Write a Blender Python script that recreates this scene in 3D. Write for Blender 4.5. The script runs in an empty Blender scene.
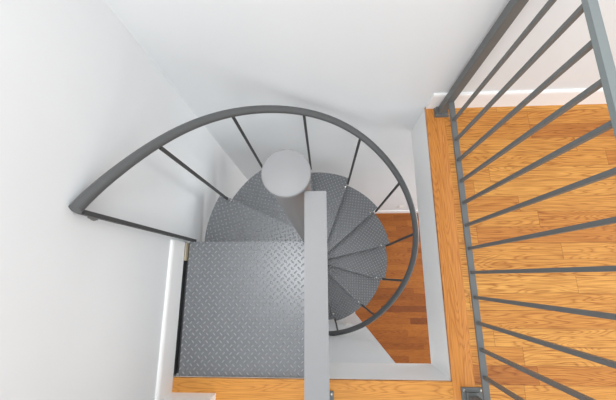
import bpy, bmesh, math, random
from math import sin, cos, pi, radians, hypot, atan2
from mathutils import Vector, Matrix

C = bpy.context.scene.collection
random.seed(4)

# ------------------------------------------------------------------ helpers
def lin(c):
    return tuple((v/12.92 if v <= .04045 else ((v+.055)/1.055)**2.4) for v in (x/255 for x in c)) + (1,)

def link_obj(name, bm, m, parent=None, bevel=0.0, smooth=False, segs=2):
    if bevel:
        es = [e for e in bm.edges if len(e.link_faces) == 2 and e.calc_face_angle(0) > .6]
        bmesh.ops.bevel(bm, geom=es, offset=bevel, segments=segs, affect='EDGES', profile=.5)
    bmesh.ops.recalc_face_normals(bm, faces=bm.faces)
    me = bpy.data.meshes.new(name); bm.to_mesh(me); bm.free()
    if smooth:
        for p in me.polygons: p.use_smooth = True
        me.set_sharp_from_angle(angle=radians(38))
    me.materials.append(m)
    o = bpy.data.objects.new(name, me); C.objects.link(o)
    if parent: o.parent = parent
    return o

def thing(name, label, cat, loc=(0, 0, 0), group=None):
    o = bpy.data.objects.new(name, None); C.objects.link(o)
    o.location = loc; o.empty_display_size = .05
    o['label'] = label; o['category'] = cat
    if group: o['group'] = group
    return o

def struct(name, bm, m, bevel=0.0):
    o = link_obj(name, bm, m, None, bevel); o['kind'] = 'structure'; return o

def box(bm, x0, x1, y0, y1, z0, z1):
    v = [bm.verts.new(p) for p in ((x0,y0,z0),(x1,y0,z0),(x1,y1,z0),(x0,y1,z0),(x0,y0,z1),(x1,y0,z1),(x1,y1,z1),(x0,y1,z1))]
    for f in ((0,3,2,1),(4,5,6,7),(0,1,5,4),(1,2,6,5),(2,3,7,6),(3,0,4,7)):
        bm.faces.new([v[i] for i in f])
    return bm

def bx(*a): return box(bmesh.new(), *a)

def prism(bm, pts, z0, z1):
    lo = [bm.verts.new((p[0], p[1], z0)) for p in pts]; hi = [bm.verts.new((p[0], p[1], z1)) for p in pts]
    bm.faces.new(lo[::-1]); bm.faces.new(hi)
    n = len(pts)
    for i in range(n): bm.faces.new([lo[i], lo[(i+1) % n], hi[(i+1) % n], hi[i]])
    return bm

def cyl(bm, x, y, z0, z1, r, n=48, r1=None):
    r1 = r if r1 is None else r1
    lo = [bm.verts.new((x+r*cos(2*pi*i/n), y+r*sin(2*pi*i/n), z0)) for i in range(n)]
    hi = [bm.verts.new((x+r1*cos(2*pi*i/n), y+r1*sin(2*pi*i/n), z1)) for i in range(n)]
    bm.faces.new(lo[::-1]); bm.faces.new(hi)
    for i in range(n): bm.faces.new([lo[i], lo[(i+1) % n], hi[(i+1) % n], hi[i]])
    return bm

def lathe(bm, x, y, prof, n=48):
    rings = [[bm.verts.new((x+r*cos(2*pi*i/n), y+r*sin(2*pi*i/n), z)) for i in range(n)] for r, z in prof]
    bm.faces.new(rings[0][::-1]); bm.faces.new(rings[-1])
    for a, b in zip(rings, rings[1:]):
        for i in range(n): bm.faces.new([a[i], a[(i+1) % n], b[(i+1) % n], b[i]])
    return bm

def sweep(bm, pts, r, n=20):
    pts = [Vector(p) for p in pts]; rings = []
    for i, p in enumerate(pts):
        t = (pts[min(i+1, len(pts)-1)] - pts[max(i-1, 0)]).normalized()
        u = t.cross(Vector((0, 0, 1))).normalized(); w = u.cross(t).normalized()
        rings.append([bm.verts.new(p + r*(cos(2*pi*k/n)*u + sin(2*pi*k/n)*w)) for k in range(n)])
    bm.faces.new(rings[0]); bm.faces.new(rings[-1][::-1])
    for a, b in zip(rings, rings[1:]):
        for k in range(n): bm.faces.new([a[k], b[k], b[(k+1) % n], a[(k+1) % n]])
    return bm

# ------------------------------------------------------------------ materials
class NT:
    def __init__(s, name):
        s.m = bpy.data.materials.new(name); s.m.use_nodes = True
        s.t = s.m.node_tree; s.b = s.t.nodes['Principled BSDF']
    def n(s, kind, **kw):
        o = s.t.nodes.new(kind)
        for k, v in kw.items(): setattr(o, k, v)
        return o
    def l(s, a, b): s.t.links.new(a, b)
    def math(s, op, a, b=None, c=None, clamp=False):
        o = s.n('ShaderNodeMath', operation=op); o.use_clamp = clamp
        for i, v in enumerate((a, b, c)):
            if v is None: continue
            if isinstance(v, (int, float)): o.inputs[i].default_value = v
            else: s.l(v, o.inputs[i])
        return o.outputs[0]
    def mix(s, f, a, b, mode='MIX'):
        o = s.n('ShaderNodeMix', data_type='RGBA', blend_type=mode)
        for i, v in ((0, f), (6, a), (7, b)):
            if isinstance(v, (int, float)): o.inputs[i].default_value = v
            elif isinstance(v, tuple): o.inputs[i].default_value = v
            else: s.l(v, o.inputs[i])
        return o.outputs[2]
    def coords(s):
        t = s.n('ShaderNodeTexCoord'); x = s.n('ShaderNodeSeparateXYZ'); s.l(t.outputs['Object'], x.inputs[0])
        return t.outputs['Object'], x.outputs[0], x.outputs[1], x.outputs[2]
    def comb(s, x, y, z=0.0):
        o = s.n('ShaderNodeCombineXYZ')
        for i, v in enumerate((x, y, z)):
            if isinstance(v, (int, float)): o.inputs[i].default_value = v
            else: s.l(v, o.inputs[i])
        return o.outputs[0]
    def noise(s, vec, scale, detail=3, rough=.5, dist=0.0):
        o = s.n('ShaderNodeTexNoise'); s.l(vec, o.inputs['Vector'])
        o.inputs['Scale'].default_value = scale; o.inputs['Detail'].default_value = detail
        o.inputs['Roughness'].default_value = rough; o.inputs['Distortion'].default_value = dist
        return o.outputs['Fac']
    def ramp(s, f, stops):
        o = s.n('ShaderNodeValToRGB'); s.l(f, o.inputs[0]); e = o.color_ramp.elements
        while len(e) < len(stops): e.new(.5)
        for q, (p, c) in zip(e, stops): q.position = p; q.color = c
        return o.outputs[0]
    def bump(s, h, strength, dist):
        o = s.n('ShaderNodeBump'); s.l(h, o.inputs['Height'])
        o.inputs['Strength'].default_value = strength; o.inputs['Distance'].default_value = dist
        s.l(o.outputs[0], s.b.inputs['Normal'])

def paint(name, col, rough=.6, var=.03, scuff=False, spec=.3):
    t = NT(name); v, x, y, z = t.coords()
    n = t.noise(v, 3.0, 4)
    c = tuple(lin(col)); d = tuple(k*(1-var*2) for k in c[:3]) + (1,)
    colr = t.mix(n, d, c)
    if scuff:      # scraped paint low behind the rail end on the left wall
        yy = t.math('SUBTRACT', y, .19); zz = t.math('SUBTRACT', z, .69)
        q = t.math('ADD', t.math('POWER', t.math('DIVIDE', yy, .009), 2), t.math('POWER', t.math('DIVIDE', zz, .033), 2))
        n2 = t.noise(v, 90, 2)
        f = t.math('MULTIPLY', t.math('LESS_THAN', t.math('ADD', q, t.math('MULTIPLY', n2, 1.2)), 1.15), .8)
        colr = t.mix(f, colr, lin((96, 92, 90)))
    t.l(colr, t.b.inputs['Base Color'])
    t.b.inputs['Roughness'].default_value = rough
    t.b.inputs['Specular IOR Level'].default_value = spec
    t.bump(t.noise(v, 160, 2), .08, .001)
    return t.m

def metal(name, col, rough=.42, metallic=.15, var=.06):
    t = NT(name); v, x, y, z = t.coords()
    n = t.noise(v, 22, 5, .65)
    c = lin(col); d = tuple(k*(1-var*2.5) for k in c[:3]) + (1,)
    t.l(t.mix(n, d, c), t.b.inputs['Base Color'])
    t.b.inputs['Roughness'].default_value = rough; t.b.inputs['Metallic'].default_value = metallic
    t.bump(t.noise(v, 420, 2), .06, .0005)
    return t.m

def diamond_plate(name, col, lug, rough=.4):
    t = NT(name); v, x, y, z = t.coords(); P = .0365
    hs = []
    for off, sg in ((0.0, 1), (.5, -1)):
        u = t.math('ADD', t.math('DIVIDE', x, P), off); w = t.math('ADD', t.math('DIVIDE', y, P), off)
        du = t.math('SUBTRACT', u, t.math('ROUND', u)); dw = t.math('SUBTRACT', w, t.math('ROUND', w))
        a = t.math('MULTIPLY', t.math('SUBTRACT', du, t.math('MULTIPLY', dw, sg)), .7071)   # along the lug
        b = t.math('MULTIPLY', t.math('ADD', du, t.math('MULTIPLY', dw, sg)), .7071)
        q = t.math('ADD', t.math('POWER', t.math('DIVIDE', a, .30), 2), t.math('POWER', t.math('DIVIDE', b, .115), 2))
        hs.append(t.math('SUBTRACT', 1.0, q, clamp=True))
    h = t.math('MAXIMUM', hs[0], hs[1])
    h = t.math('POWER', h, .6)
    n = t.noise(v, 18, 5, .6)
    c = lin(col); d = tuple(k*.82 for k in c[:3]) + (1,)
    base = t.mix(n, d, c)
    t.l(t.mix(t.math('MULTIPLY', h, .8), base, lin(lug)), t.b.inputs['Base Color'])   # worn lug tops, lightened further to stand for their glints
    t.b.inputs['Roughness'].default_value = rough; t.b.inputs['Metallic'].default_value = .25
    t.bump(h, 1.0, .0035)
    return t.m

def oak(name, tones, along='x', width=.083, length=1.1, grain_dark=.55, rough=.32, seams=True, gs=1.0):
    """strip flooring: boards of one width, random lengths and tones, cathedral and pore grain along the board"""
    t = NT(name); v, x, y, z = t.coords()
    if along == 'y': x, y = y, x
    row = t.math('FLOOR', t.math('DIVIDE', y, width))
    w1 = t.n('ShaderNodeTexWhiteNoise', noise_dimensions='1D'); t.l(t.math('ADD', row, 7.3), w1.inputs['W'])
    xs = t.math('DIVIDE', t.math('ADD', x, t.math('MULTIPLY', w1.outputs['Value'], 9.0)), length)
    colm = t.math('FLOOR', xs)
    w2 = t.n('ShaderNodeTexWhiteNoise', noise_dimensions='2D'); t.l(t.comb(row, colm), w2.inputs['Vector'])
    rnd = w2.outputs['Value']
    tone = t.ramp(rnd, tones)
    ox = t.math('MULTIPLY', rnd, 37.0); oz = t.math('MULTIPLY', rnd, 91.0)
    # cathedral figure: rings of a slowly warped field, stretched along the board
    gv = t.comb(t.math('ADD', t.math('MULTIPLY', x, .9*gs), ox), t.math('MULTIPLY', y, 9.0*gs), oz)
    f = t.noise(gv, 1.5, 2, .4, .25)
    rings = t.math('FRACT', t.math('MULTIPLY', f, 26.0))
    rings = t.math('POWER', t.math('ABSOLUTE', t.math('SUBTRACT', t.math('MULTIPLY', rings, 2.0), 1.0)), 2.5)
    fv = t.comb(t.math('ADD', t.math('MULTIPLY', x, 7.0), ox), t.math('MULTIPLY', y, 230.0), oz)
    fine = t.noise(fv, 1.0, 3, .6)
    fine = t.math('MULTIPLY', t.math('SUBTRACT', fine, .42, clamp=True), 2.2, clamp=True)
    blot = t.noise(t.comb(t.math('ADD', t.math('MULTIPLY', x, 3.0), ox), t.math('MULTIPLY', y, 14.0), oz), 1.0, 3)
    g = t.math('ADD', t.math('MULTIPLY', rings, .42), t.math('MULTIPLY', fine, .75))
    g = t.math('MULTIPLY', t.math('MULTIPLY', g, t.math('ADD', blot, .35)), grain_dark, clamp=True)
    dark = t.mix(1.0, tone, (.44, .27, .14, 1), 'MULTIPLY')
    colr = t.mix(g, tone, dark)
    if seams:
        fy = t.math('FRACT', t.math('DIVIDE', y, width)); ey = t.math('MINIMUM', fy, t.math('SUBTRACT', 1.0, fy))
        fx = t.math('FRACT', xs); ex = t.math('MULTIPLY', t.math('MINIMUM', fx, t.math('SUBTRACT', 1.0, fx)), length/width)
        seam = t.math('LESS_THAN', t.math('MINIMUM', ey, ex), .012)
        colr = t.mix(t.math('MULTIPLY', seam, .6), colr, lin((96, 52, 22)))
    t.l(colr, t.b.inputs['Base Color'])
    t.b.inputs['Roughness'].default_value = rough; t.b.inputs['Specular IOR Level'].default_value = .35
    t.bump(g, .05, .001)
    return t.m

M_WALL_L = paint('white wall paint scuffed', (230, 233, 235), scuff=True)
M_WALL = paint('white wall paint', (230, 233, 235))
M_TRIM = paint('white trim paint', (246, 246, 246), .4, .01, spec=.4)
M_PLATE = diamond_plate('grey diamond plate', (122, 125, 129), (168, 171, 174), .32)
M_DARK = metal('charcoal metal paint', (90, 92, 93), .42, .05)
M_BAL = metal('shaded baluster paint', (66, 67, 68), .5, .0)  # stair paint darkened, the balusters' shade put into the colour
M_GUARD = metal('dark grey railing paint', (104, 107, 107), .42, .05)
M_PALE = metal('pale silver grey paint', (124, 125, 127), .5, .0, .03)
M_COL = metal('mid grey column paint', (122, 124, 127), .5, 0, .03)
M_TOP = metal('blue grey rail paint', (126, 134, 135), .4, .0, .03)
M_BOLT = metal('bright bolt steel', (205, 205, 200), .25, .9)
M_EDGE = metal('dark steel edge', (78, 80, 82), .55, .2)
M_PLASTIC = paint('white plastic', (240, 238, 232), .35, .01, spec=.5)
M_SHIM = oak('raw shim wood', [(0, lin((176, 166, 146))), (1, lin((190, 178, 154)))], 'y', .05, 1, .4, .8, False)
LIGHT, MID, WARM, DARKO = lin((222, 163, 82)), lin((211, 148, 70)), lin((199, 132, 60)), lin((162, 97, 44))
M_OAK = oak('oak strip floor', [(0, LIGHT), (.5, MID), (.9, WARM), (1, DARKO)], grain_dark=1.5)
M_NOSE_Y = oak('oak border lengthwise', [(0, lin((200, 130, 62))), (1, lin((206, 138, 68)))], 'y', .5, 7.0, 1.1, .32, False)
M_NOSE_X = oak('oak border crosswise', [(0, MID), (1, MID)], 'x', .5, 7.0, 1.1, .32, False)
M_OAK_LOW = oak('shaded oak strip floor', [(0, lin((176, 108, 42))), (.55, lin((160, 94, 35))), (.9, lin((144, 82, 30))), (.97, lin((128, 70, 32))), (1, lin((96, 44, 26)))], 'x', .083, .8, 1.3)  # oak with the dim, warm downstairs light put into its tones

# ------------------------------------------------------------------ plan of the place (metres, upper floor = 0)
XO, YO = .598, -.487          # right and near edge of the floor opening
YB, XW = .959, -.776         # back wall, left wall
ZF, ZL = -.318, -3.16         # underside of the upper floor, lower floor
XE, YE = 3.6, -3.4            # how far the floors run
SX, SY = -.541, -.553         # near wall return
CX, CY = -.065, .186          # spiral axis
RISE, STEP, PH = .2178, .4964, 3.133
LZ = -.02                     # landing height

# ------------------------------------------------------------------ setting
struct('wall_left', bx(XW-.12, XW, YE, YB+.12, ZL, 2.3), M_WALL_L)
struct('wall_back', bx(XW, XE, YB, YB+.12, ZL, 2.3), M_WALL)
struct('wall_front', bx(XW, SX-.014, YE, SY-.014, 0, 2.3), M_WALL)
b = bmesh.new(); prism(b, [(XW, YE), (.3975, YE), (.3975, YO-.0005), (XW, YO-.0005)], ZL, ZF)
struct('wall_lower_front', b, M_WALL)
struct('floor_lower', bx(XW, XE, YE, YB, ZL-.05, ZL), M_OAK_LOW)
# the slab between the two floors, cut round the opening
b = bmesh.new()
prism(b, [(XW, YE), (XE, YE), (XE, YB), (XO+.012, YB), (XO+.012, YO-.012), (XW, YO-.012)], ZF, -.019)
struct('ceiling_lower', b, M_WALL)
struct('trim_1', bx(XW, XO, YO-.0115, YO, ZF, -.0195), M_TRIM, .0012)
struct('trim_2', bx(XO, XO+.0115, YO-.0115, YB, ZF, -.0195), M_TRIM, .0012)
# upper oak floor and its border boards round the opening
BR, BF = .700, -.585
b = bmesh.new()
prism(b, [(SX-.013, YE), (XE, YE), (XE, YB), (BR, YB), (BR, BF), (SX-.013, BF)], -.019, 0)
struct('floor', b, M_OAK)
struct('trim_3', bx(XO-.002, BR-.0008, BF, YB, -.019, .0005), M_NOSE_Y, .003)
b = bmesh.new(); prism(b, [(XW+.015, YO-.001), (XO-.0028, YO-.001), (XO-.0028, BF+.0008), (SX-.012, BF+.0008), (SX-.012, SY-.013), (XW+.015, SY-.013)], -.019, .0005)
struct('trim_4', b, M_NOSE_X, .003)

def baseboard(name, pts_base, pts_out, h=.14, z=0):
    """moulded board: face with an eased top, run along pts_base (wall line); pts_out is the floor line"""
    bm = bmesh.new(); prof = ((0, 0), (1, 0), (1, h-.016), (.86, h-.006), (.6, h), (0, h))
    rings = []
    for a, o in zip(pts_base, pts_out):
        rings.append([bm.verts.new((a[0]+(o[0]-a[0])*k, a[1]+(o[1]-a[1])*k, z+q)) for k, q in prof])
    for r0, r1 in zip(rings, rings[1:]):
        for i in range(6): bm.faces.new([r0[i], r0[(i+1) % 6], r1[(i+1) % 6], r1[i]])
    bm.faces.new(rings[0]); bm.faces.new(rings[-1][::-1])
    return struct(name, bm, M_TRIM)
T = .0145
baseboard('baseboard_left', [(XW, .182), (XW, SY-.014)], [(XW+T, .182), (XW+T, SY-.014)], .138)
baseboard('baseboard_front', [(XW+T, SY-.014), (SX-.014, SY-.014), (SX-.014, YE)], [(XW+T, SY), (SX, SY), (SX, YE)], .138)
baseboard('baseboard_back', [(XO, YB), (XE, YB)], [(XO, YB-T), (XE, YB-T)], .14)
baseboard('baseboard_lower_back', [(XW, YB), (XE, YB)], [(XW, YB-T), (XE, YB-T)], .15, ZL)
baseboard('baseboard_lower_front', [(XW, YO), (.3975, YO), (.3975, YE)], [(XW, YO+T), (.3975+T, YO+T), (.3975+T, YE)], .14, ZL)

# ------------------------------------------------------------------ the spiral staircase
st = thing('spiral_staircase', 'grey metal spiral staircase with diamond plate landing and treads winding down through the floor opening', 'staircase', (CX, CY, ZL))
def L(x, y, z=0): return (x-CX, y-CY, z-ZL)          # place coordinates to the staircase's own
def at(o, x=CX, y=CY, z=ZL): o.location = L(x, y, z)

KX, KY = -.0755, .2015                                # column
col = link_obj('column', cyl(bmesh.new(), 0, 0, 0, 1.088-ZL, .0445), M_COL, st, smooth=True); at(col, KX, KY, ZL)
cap = link_obj('column_cap', lathe(bmesh.new(), 0, 0, [(.044, 0), (.0495, .001), (.0505, .004), (.0505, .011), (.049, .0135), (.046, .0145)], 64), M_PALE, col, smooth=True)
cap.location = (0, 0, 1.0865-ZL)
bp = link_obj('base_plate', lathe(bmesh.new(), 0, 0, [(.15, 0), (.15, .008), (.147, .011)], 40), M_EDGE, col, smooth=True); bp.location = (0, 0, .0005)

# landing: flat plate with a folded flange under it
x0, x1, y0, y1 = -.745, -.022, -.4862, CY+.001
bm = bmesh.new(); box(bm, x0, x1, y0, y1, LZ-.006, LZ)
bmesh.ops.translate(bm, vec=(-CX, -CY, -LZ), verts=bm.verts)
ld = link_obj('landing', bm, M_PLATE, st, .0015); at(ld, CX, CY, LZ)
bm = bmesh.new()
for a in ((x0, x0+.006, y0, y1), (x1-.006, x1, y0, y1-.09), (x0+.006, x1-.006, y0, y0+.006), (x0+.006, x1-.16, y1-.006, y1)):
    box(bm, *a, LZ-.055, LZ-.0062)
bmesh.ops.translate(bm, vec=(-CX, -CY, -LZ), verts=bm.verts)
link_obj('flange', bm, M_EDGE, ld)
bm = bmesh.new()                                     # dark strip added to stand for the shade in the wall gap
box(bm, XW+.002, x0-.0005, y0+.004, y1-.004, -.062, -.056); box(bm, XW+.002, XW+.008, y0+.004, y1-.004, -.0558, -.004)
bmesh.ops.translate(bm, vec=(-CX, -CY, -LZ), verts=bm.verts)
link_obj('gap_shade_strip', bm, M_EDGE, ld)

# one tread, modelled round the axis with its nosing at angle 0 and its tail tucked under the step above
RT, RH = .682, .047
def tread_outline(r_in, r_out, lead=0.0, tail=.05):
    p = []
    a0, a1 = lead, STEP+tail
    p.append((r_in*cos(a0-1.35), r_in*sin(a0-1.35)))
    n = 18
    for i in range(n+1):
        a = a0+(a1-a0)*i/n; p.append((r_out*cos(a), r_out*sin(a)))
    for i in range(9):
        a = a1+.35+(a0-1.35-a1-.35)*i/9; p.append((r_in*cos(a), r_in*sin(a)))
    return p
bm = prism(bmesh.new(), tread_outline(RH, RT), -.005, 0)
tm = link_obj('tread', bm, M_PLATE, st, .0012)
bm = bmesh.new(); o = tread_outline(RH, RT); 
rim = o[1:20]; inner = [(x*(1-.006/RT), y*(1-.006/RT)) for x, y in rim]
prism(bm, rim+inner[::-1], -.04, -.0052)
d = Vector((o[1][0]-o[0][0], o[1][1]-o[0][1])).normalized(); nn = Vector((-d.y, d.x))*.006
q0 = Vector(o[0])+d*.01; q1 = Vector(o[1])-d*.012
prism(bm, [tuple(q0), tuple(q1), tuple(q1+nn), tuple(q0+nn)], -.04, -.0052)
fl = link_obj('flange', bm, M_EDGE, tm)
bl = link_obj('bolt', lathe(bmesh.new(), 0, 0, [(.009, 0), (.009, .005), (.006, .008)], 6), M_BOLT, tm)
bl.location = (.60, .006, .0002)
for k in range(1, 14):
    if k == 1: t, f, q = tm, fl, bl
    else:
        t, f, q = tm.copy(), fl.copy(), bl.copy()
        for c in (t, f, q): C.objects.link(c)
        t.parent = st; f.parent = t; q.parent = t
    at(t, CX, CY, LZ-RISE*k); t.rotation_euler = (0, 0, PH-STEP*k)

# handrail: a round tube whose height follows the steps
HH = .8181
tab = [(181.2, .703), (178.5, .696), (172, .682), (165, .667), (150, .664), (135, .668), (107.5, .675), (76.5, .697), (45.8, .697), (15.2, .703), (-9, .693), (-34.3, .669), (-67, .667), (-105, .67), (-190, .672)]
def rail_r(a):
    for (a0, r0), (a1, r1) in zip(tab, tab[1:]):
        if a <= a0 and a >= a1:
            return r0+(r1-r0)*(a0-a)/(a0-a1)
    return tab[0][1] if a > tab[0][0] else tab[-1][1]
def rail_pt(a):                                       # a in degrees, radius smoothed
    r = sum(rail_r(a+d)*w for d, w in ((-12, 1), (-6, 2), (0, 3), (6, 2), (12, 1)))/9
    z = LZ+HH-RISE*(PH-radians(a))/STEP
    return Vector((CX+r*cos(radians(a)), CY+r*sin(radians(a)), z))
pts = [L(*rail_pt(178.9-i*3)) for i in range(118)]
hr = link_obj('handrail', sweep(bmesh.new(), pts, .0198), M_DARK, st, smooth=True)

bal = [(0, -.7275, .1949), (1, -.6202, .4835), (2, -.4176, .7242), (3, -.1023, .8365), (4, .204, .7679), (5, .4646, .5696), (6, .5854, .2801), (7, .567, -.0282), (8, .3783, -.2936), (9, .1008, -.4557)]
for k, x, y in bal:
    a = atan2(y-CY, x-CX)
    deg = math.degrees(a); deg = deg if deg > -150 else deg+360
    zt = rail_pt(deg).z-.017; zb = LZ-RISE*k-.03
    top = rail_pt(deg)
    bm = bmesh.new(); s = .0075
    lo = [bm.verts.new(v) for v in ((-s, -s, 0), (s, -s, 0), (s, s, 0), (-s, s, 0))]
    off = Vector((hypot(top.x-CX, top.y-CY)-hypot(x-CX, y-CY), 0, 0))*.75
    hi = [bm.verts.new((v.co.x+off.x, v.co.y, zt-zb)) for v in lo]
    bm.faces.new(lo[::-1]); bm.faces.new(hi)
    for i in range(4): bm.faces.new([lo[i], lo[(i+1) % 4], hi[(i+1) % 4], hi[i]])
    o = link_obj('baluster', bm, M_BAL, st, .001); at(o, x, y, zb); o.rotation_euler = (0, 0, a)

# ------------------------------------------------------------------ railings on the upper floor
def base_plate(parent, x, y, w, d):
    o = link_obj('base_plate', box(bmesh.new(), -w/2, w/2, -d/2, d/2, 0, .008), M_GUARD, parent, .002)
    o.location = (x, y, .0008)
    for sx in (-1, 1):
        for sy in (-1, 1):
            q = link_obj('bolt', lathe(bmesh.new(), 0, 0, [(.007, 0), (.007, .004), (.004, .007)], 6), M_BOLT, o)
            q.location = (sx*(w/2-.011), sy*(d/2-.011), .008)
    return o
def collar(parent, x, y, s):
    o = link_obj('collar', box(bmesh.new(), -s, s, -s, s, 0, .014), M_GUARD, parent, .002); o.location = (x, y, .0085)

gx = .684
gr = thing('guard_railing', 'dark grey metal railing with thin square balusters on the oak floor right of the opening', 'railing', (gx, .2, 0))
def G(o, x, y, z): o.location = (x-gx, y-.2, z)
yA, yZ = .918, -.558
o = link_obj('top_rail', box(bmesh.new(), -.012, .012, yZ-.03, yA+.02, 0, .017), M_TOP, gr, .002); G(o, gx+.0005, 0, .986)
o = link_obj('bottom_rail', box(bmesh.new(), -.0135, .0135, yZ+.02, yA-.02, 0, .011), M_GUARD, gr, .0015); G(o, gx, 0, .136)
bm = box(bmesh.new(), -.0068, .0068, -.0068, .0068, 0, .986-.147); 
b0 = link_obj('baluster', bm, M_GUARD, gr, .001)
for i in range(12):
    o = b0 if i == 0 else b0.copy()
    if i: C.objects.link(o); o.parent = gr
    G(o, gx, .7935-.111*i, .147)
for y, w, d, pc in ((yA, .078, .062, .0), (yZ, .098, .098, .0)):
    o = link_obj('post', box(bmesh.new(), -.019, .019, -.019, .019, 0, .977), M_GUARD, gr, .002); G(o, gx+pc-.007, y, .009)
    p = base_plate(gr, 0, 0, w, d); G(p, gx+pc-.004, y, .0008)
    collar(gr, -.006, y-.2, .03)

mx = -.0175
mr = thing('landing_railing', 'pale grey flat topped handrail running beside the column along the landing edge', 'railing', (mx, -.585, 0))
def Mm(o, x, y, z): o.location = (x-mx, y+.585, z)
o = link_obj('top_rail', box(bmesh.new(), -.0222, .0222, -.615, .168, 0, .026), M_PALE, mr, .007, segs=3); Mm(o, mx, 0, 1.054)
o = link_obj('post', box(bmesh.new(), -.019, .019, -.019, .019, 0, 1.045), M_GUARD, mr, .002); Mm(o, mx, -.585, .009)
p = base_plate(mr, 0, 0, .1, .1); Mm(p, mx, -.585, .0008)
collar(mr, 0, 0, .03)
o = link_obj('bottom_rail', box(bmesh.new(), -.0125, .0125, -.565, .146, 0, .011), M_GUARD, mr, .0015); Mm(o, mx, 0, .136)
b0 = link_obj('baluster', box(bmesh.new(), -.0078, .0078, -.0078, .0078, 0, 1.054-.147), M_GUARD, mr, .001)
for i in range(5):
    o = b0 if i == 0 else b0.copy()
    if i: C.objects.link(o); o.parent = mr
    Mm(o, mx, .03-.112*i, .147)

# ------------------------------------------------------------------ small things on the walls
ot = thing('wall_outlet', 'small white electric outlet plate low on the downstairs back wall', 'outlet', (1.087, YB, -2.76))
o = link_obj('cover_plate', box(bmesh.new(), -.036, .036, -.0075, 0, -.058, .058), M_PLASTIC, ot, .003)
for z in (-.02, .02):
    s = link_obj('socket', box(bmesh.new(), -.017, .017, -.0025, 0, -.014, .014), M_PLASTIC, o, .002); s.location = (0, -.0075, z)
sw = thing('light_switch', 'white light switch plate on the downstairs wall below the near edge of the opening', 'switch', (.221, YO, -1.86))
o = link_obj('cover_plate', box(bmesh.new(), -.036, .036, 0, .0075, -.058, .058), M_PLASTIC, sw, .003)
q = link_obj('toggle', box(bmesh.new(), -.006, .006, 0, .014, -.011, .011), M_PLASTIC, o, .002); q.location = (0, .0072, .003); q.rotation_euler = (radians(18), 0, 0)
bm = bmesh.new()
prism(bm, [(0, 0), (.0085, 0), (.0065, .095), (.001, .095)], 0, .05)
o = link_obj('wood_shim', bm, M_SHIM, None, .0005); o.location = (XW+T+.001, .085, -.0515)
o['label'] = 'thin raw wood shim wedged between the landing plate and the left baseboard'; o['category'] = 'shim'

# ------------------------------------------------------------------ light
def area(name, loc, size, power, rot=(0, 0, 0), col=(1, 1, 1), sy=None):
    d = bpy.data.lights.new(name, 'AREA'); d.shape = 'RECTANGLE'; d.size = size; d.size_y = sy or size
    d.energy = power; d.color = col
    o = bpy.data.objects.new(name, d); C.objects.link(o); o.location = loc; o.rotation_euler = rot
    return o
area('overhead_fill', (-.25, .15, 2.9), .6, 22, col=(1, .99, .98))  # unseen overhead fill, added to brighten the opening's sides and plate lugs
area('back_wall_fill', (.5, -3.3, 1.6), 3.6, 30, rot=(radians(84), 0, 0), col=(.97, .985, 1), sy=3.0)  # fill added behind the viewer to even out the back wall
area('lower_fill', (3.3, .55, -1.75), 1.8, 60, rot=(0, radians(90), radians(15)), col=(1, .98, .95), sy=1.8)  # unseen fill added downstairs to lift the lower walls and opening edges
w = bpy.data.worlds.new('daylight'); bpy.context.scene.world = w; w.use_nodes = True
w.node_tree.nodes['Background'].inputs[0].default_value = (.96, .98, .99, 1)
w.node_tree.nodes['Background'].inputs[1].default_value = 1.3

# ------------------------------------------------------------------ camera
f, p, r, yw, H = 316.9625, .2421, -.22212, .21392, 1.7
R = Matrix.Rotation(yw, 3, 'Z') @ Matrix.Rotation(p, 3, 'X') @ Matrix.Rotation(r, 3, 'Z')
cd = bpy.data.cameras.new('camera'); cd.sensor_fit = 'HORIZONTAL'; cd.sensor_width = 36; cd.lens = f/616*36
cd.clip_start = .01
cam = bpy.data.objects.new('camera', cd); C.objects.link(cam)
cam.matrix_world = Matrix.Translation((0, 0, H)) @ R.to_4x4()
s = bpy.context.scene; s.camera = cam
s.view_settings.view_transform = 'Standard'; s.view_settings.look = 'None'
s.view_settings.gamma = 1; s.view_settings.use_curve_mapping = False; s.view_settings.exposure = .1
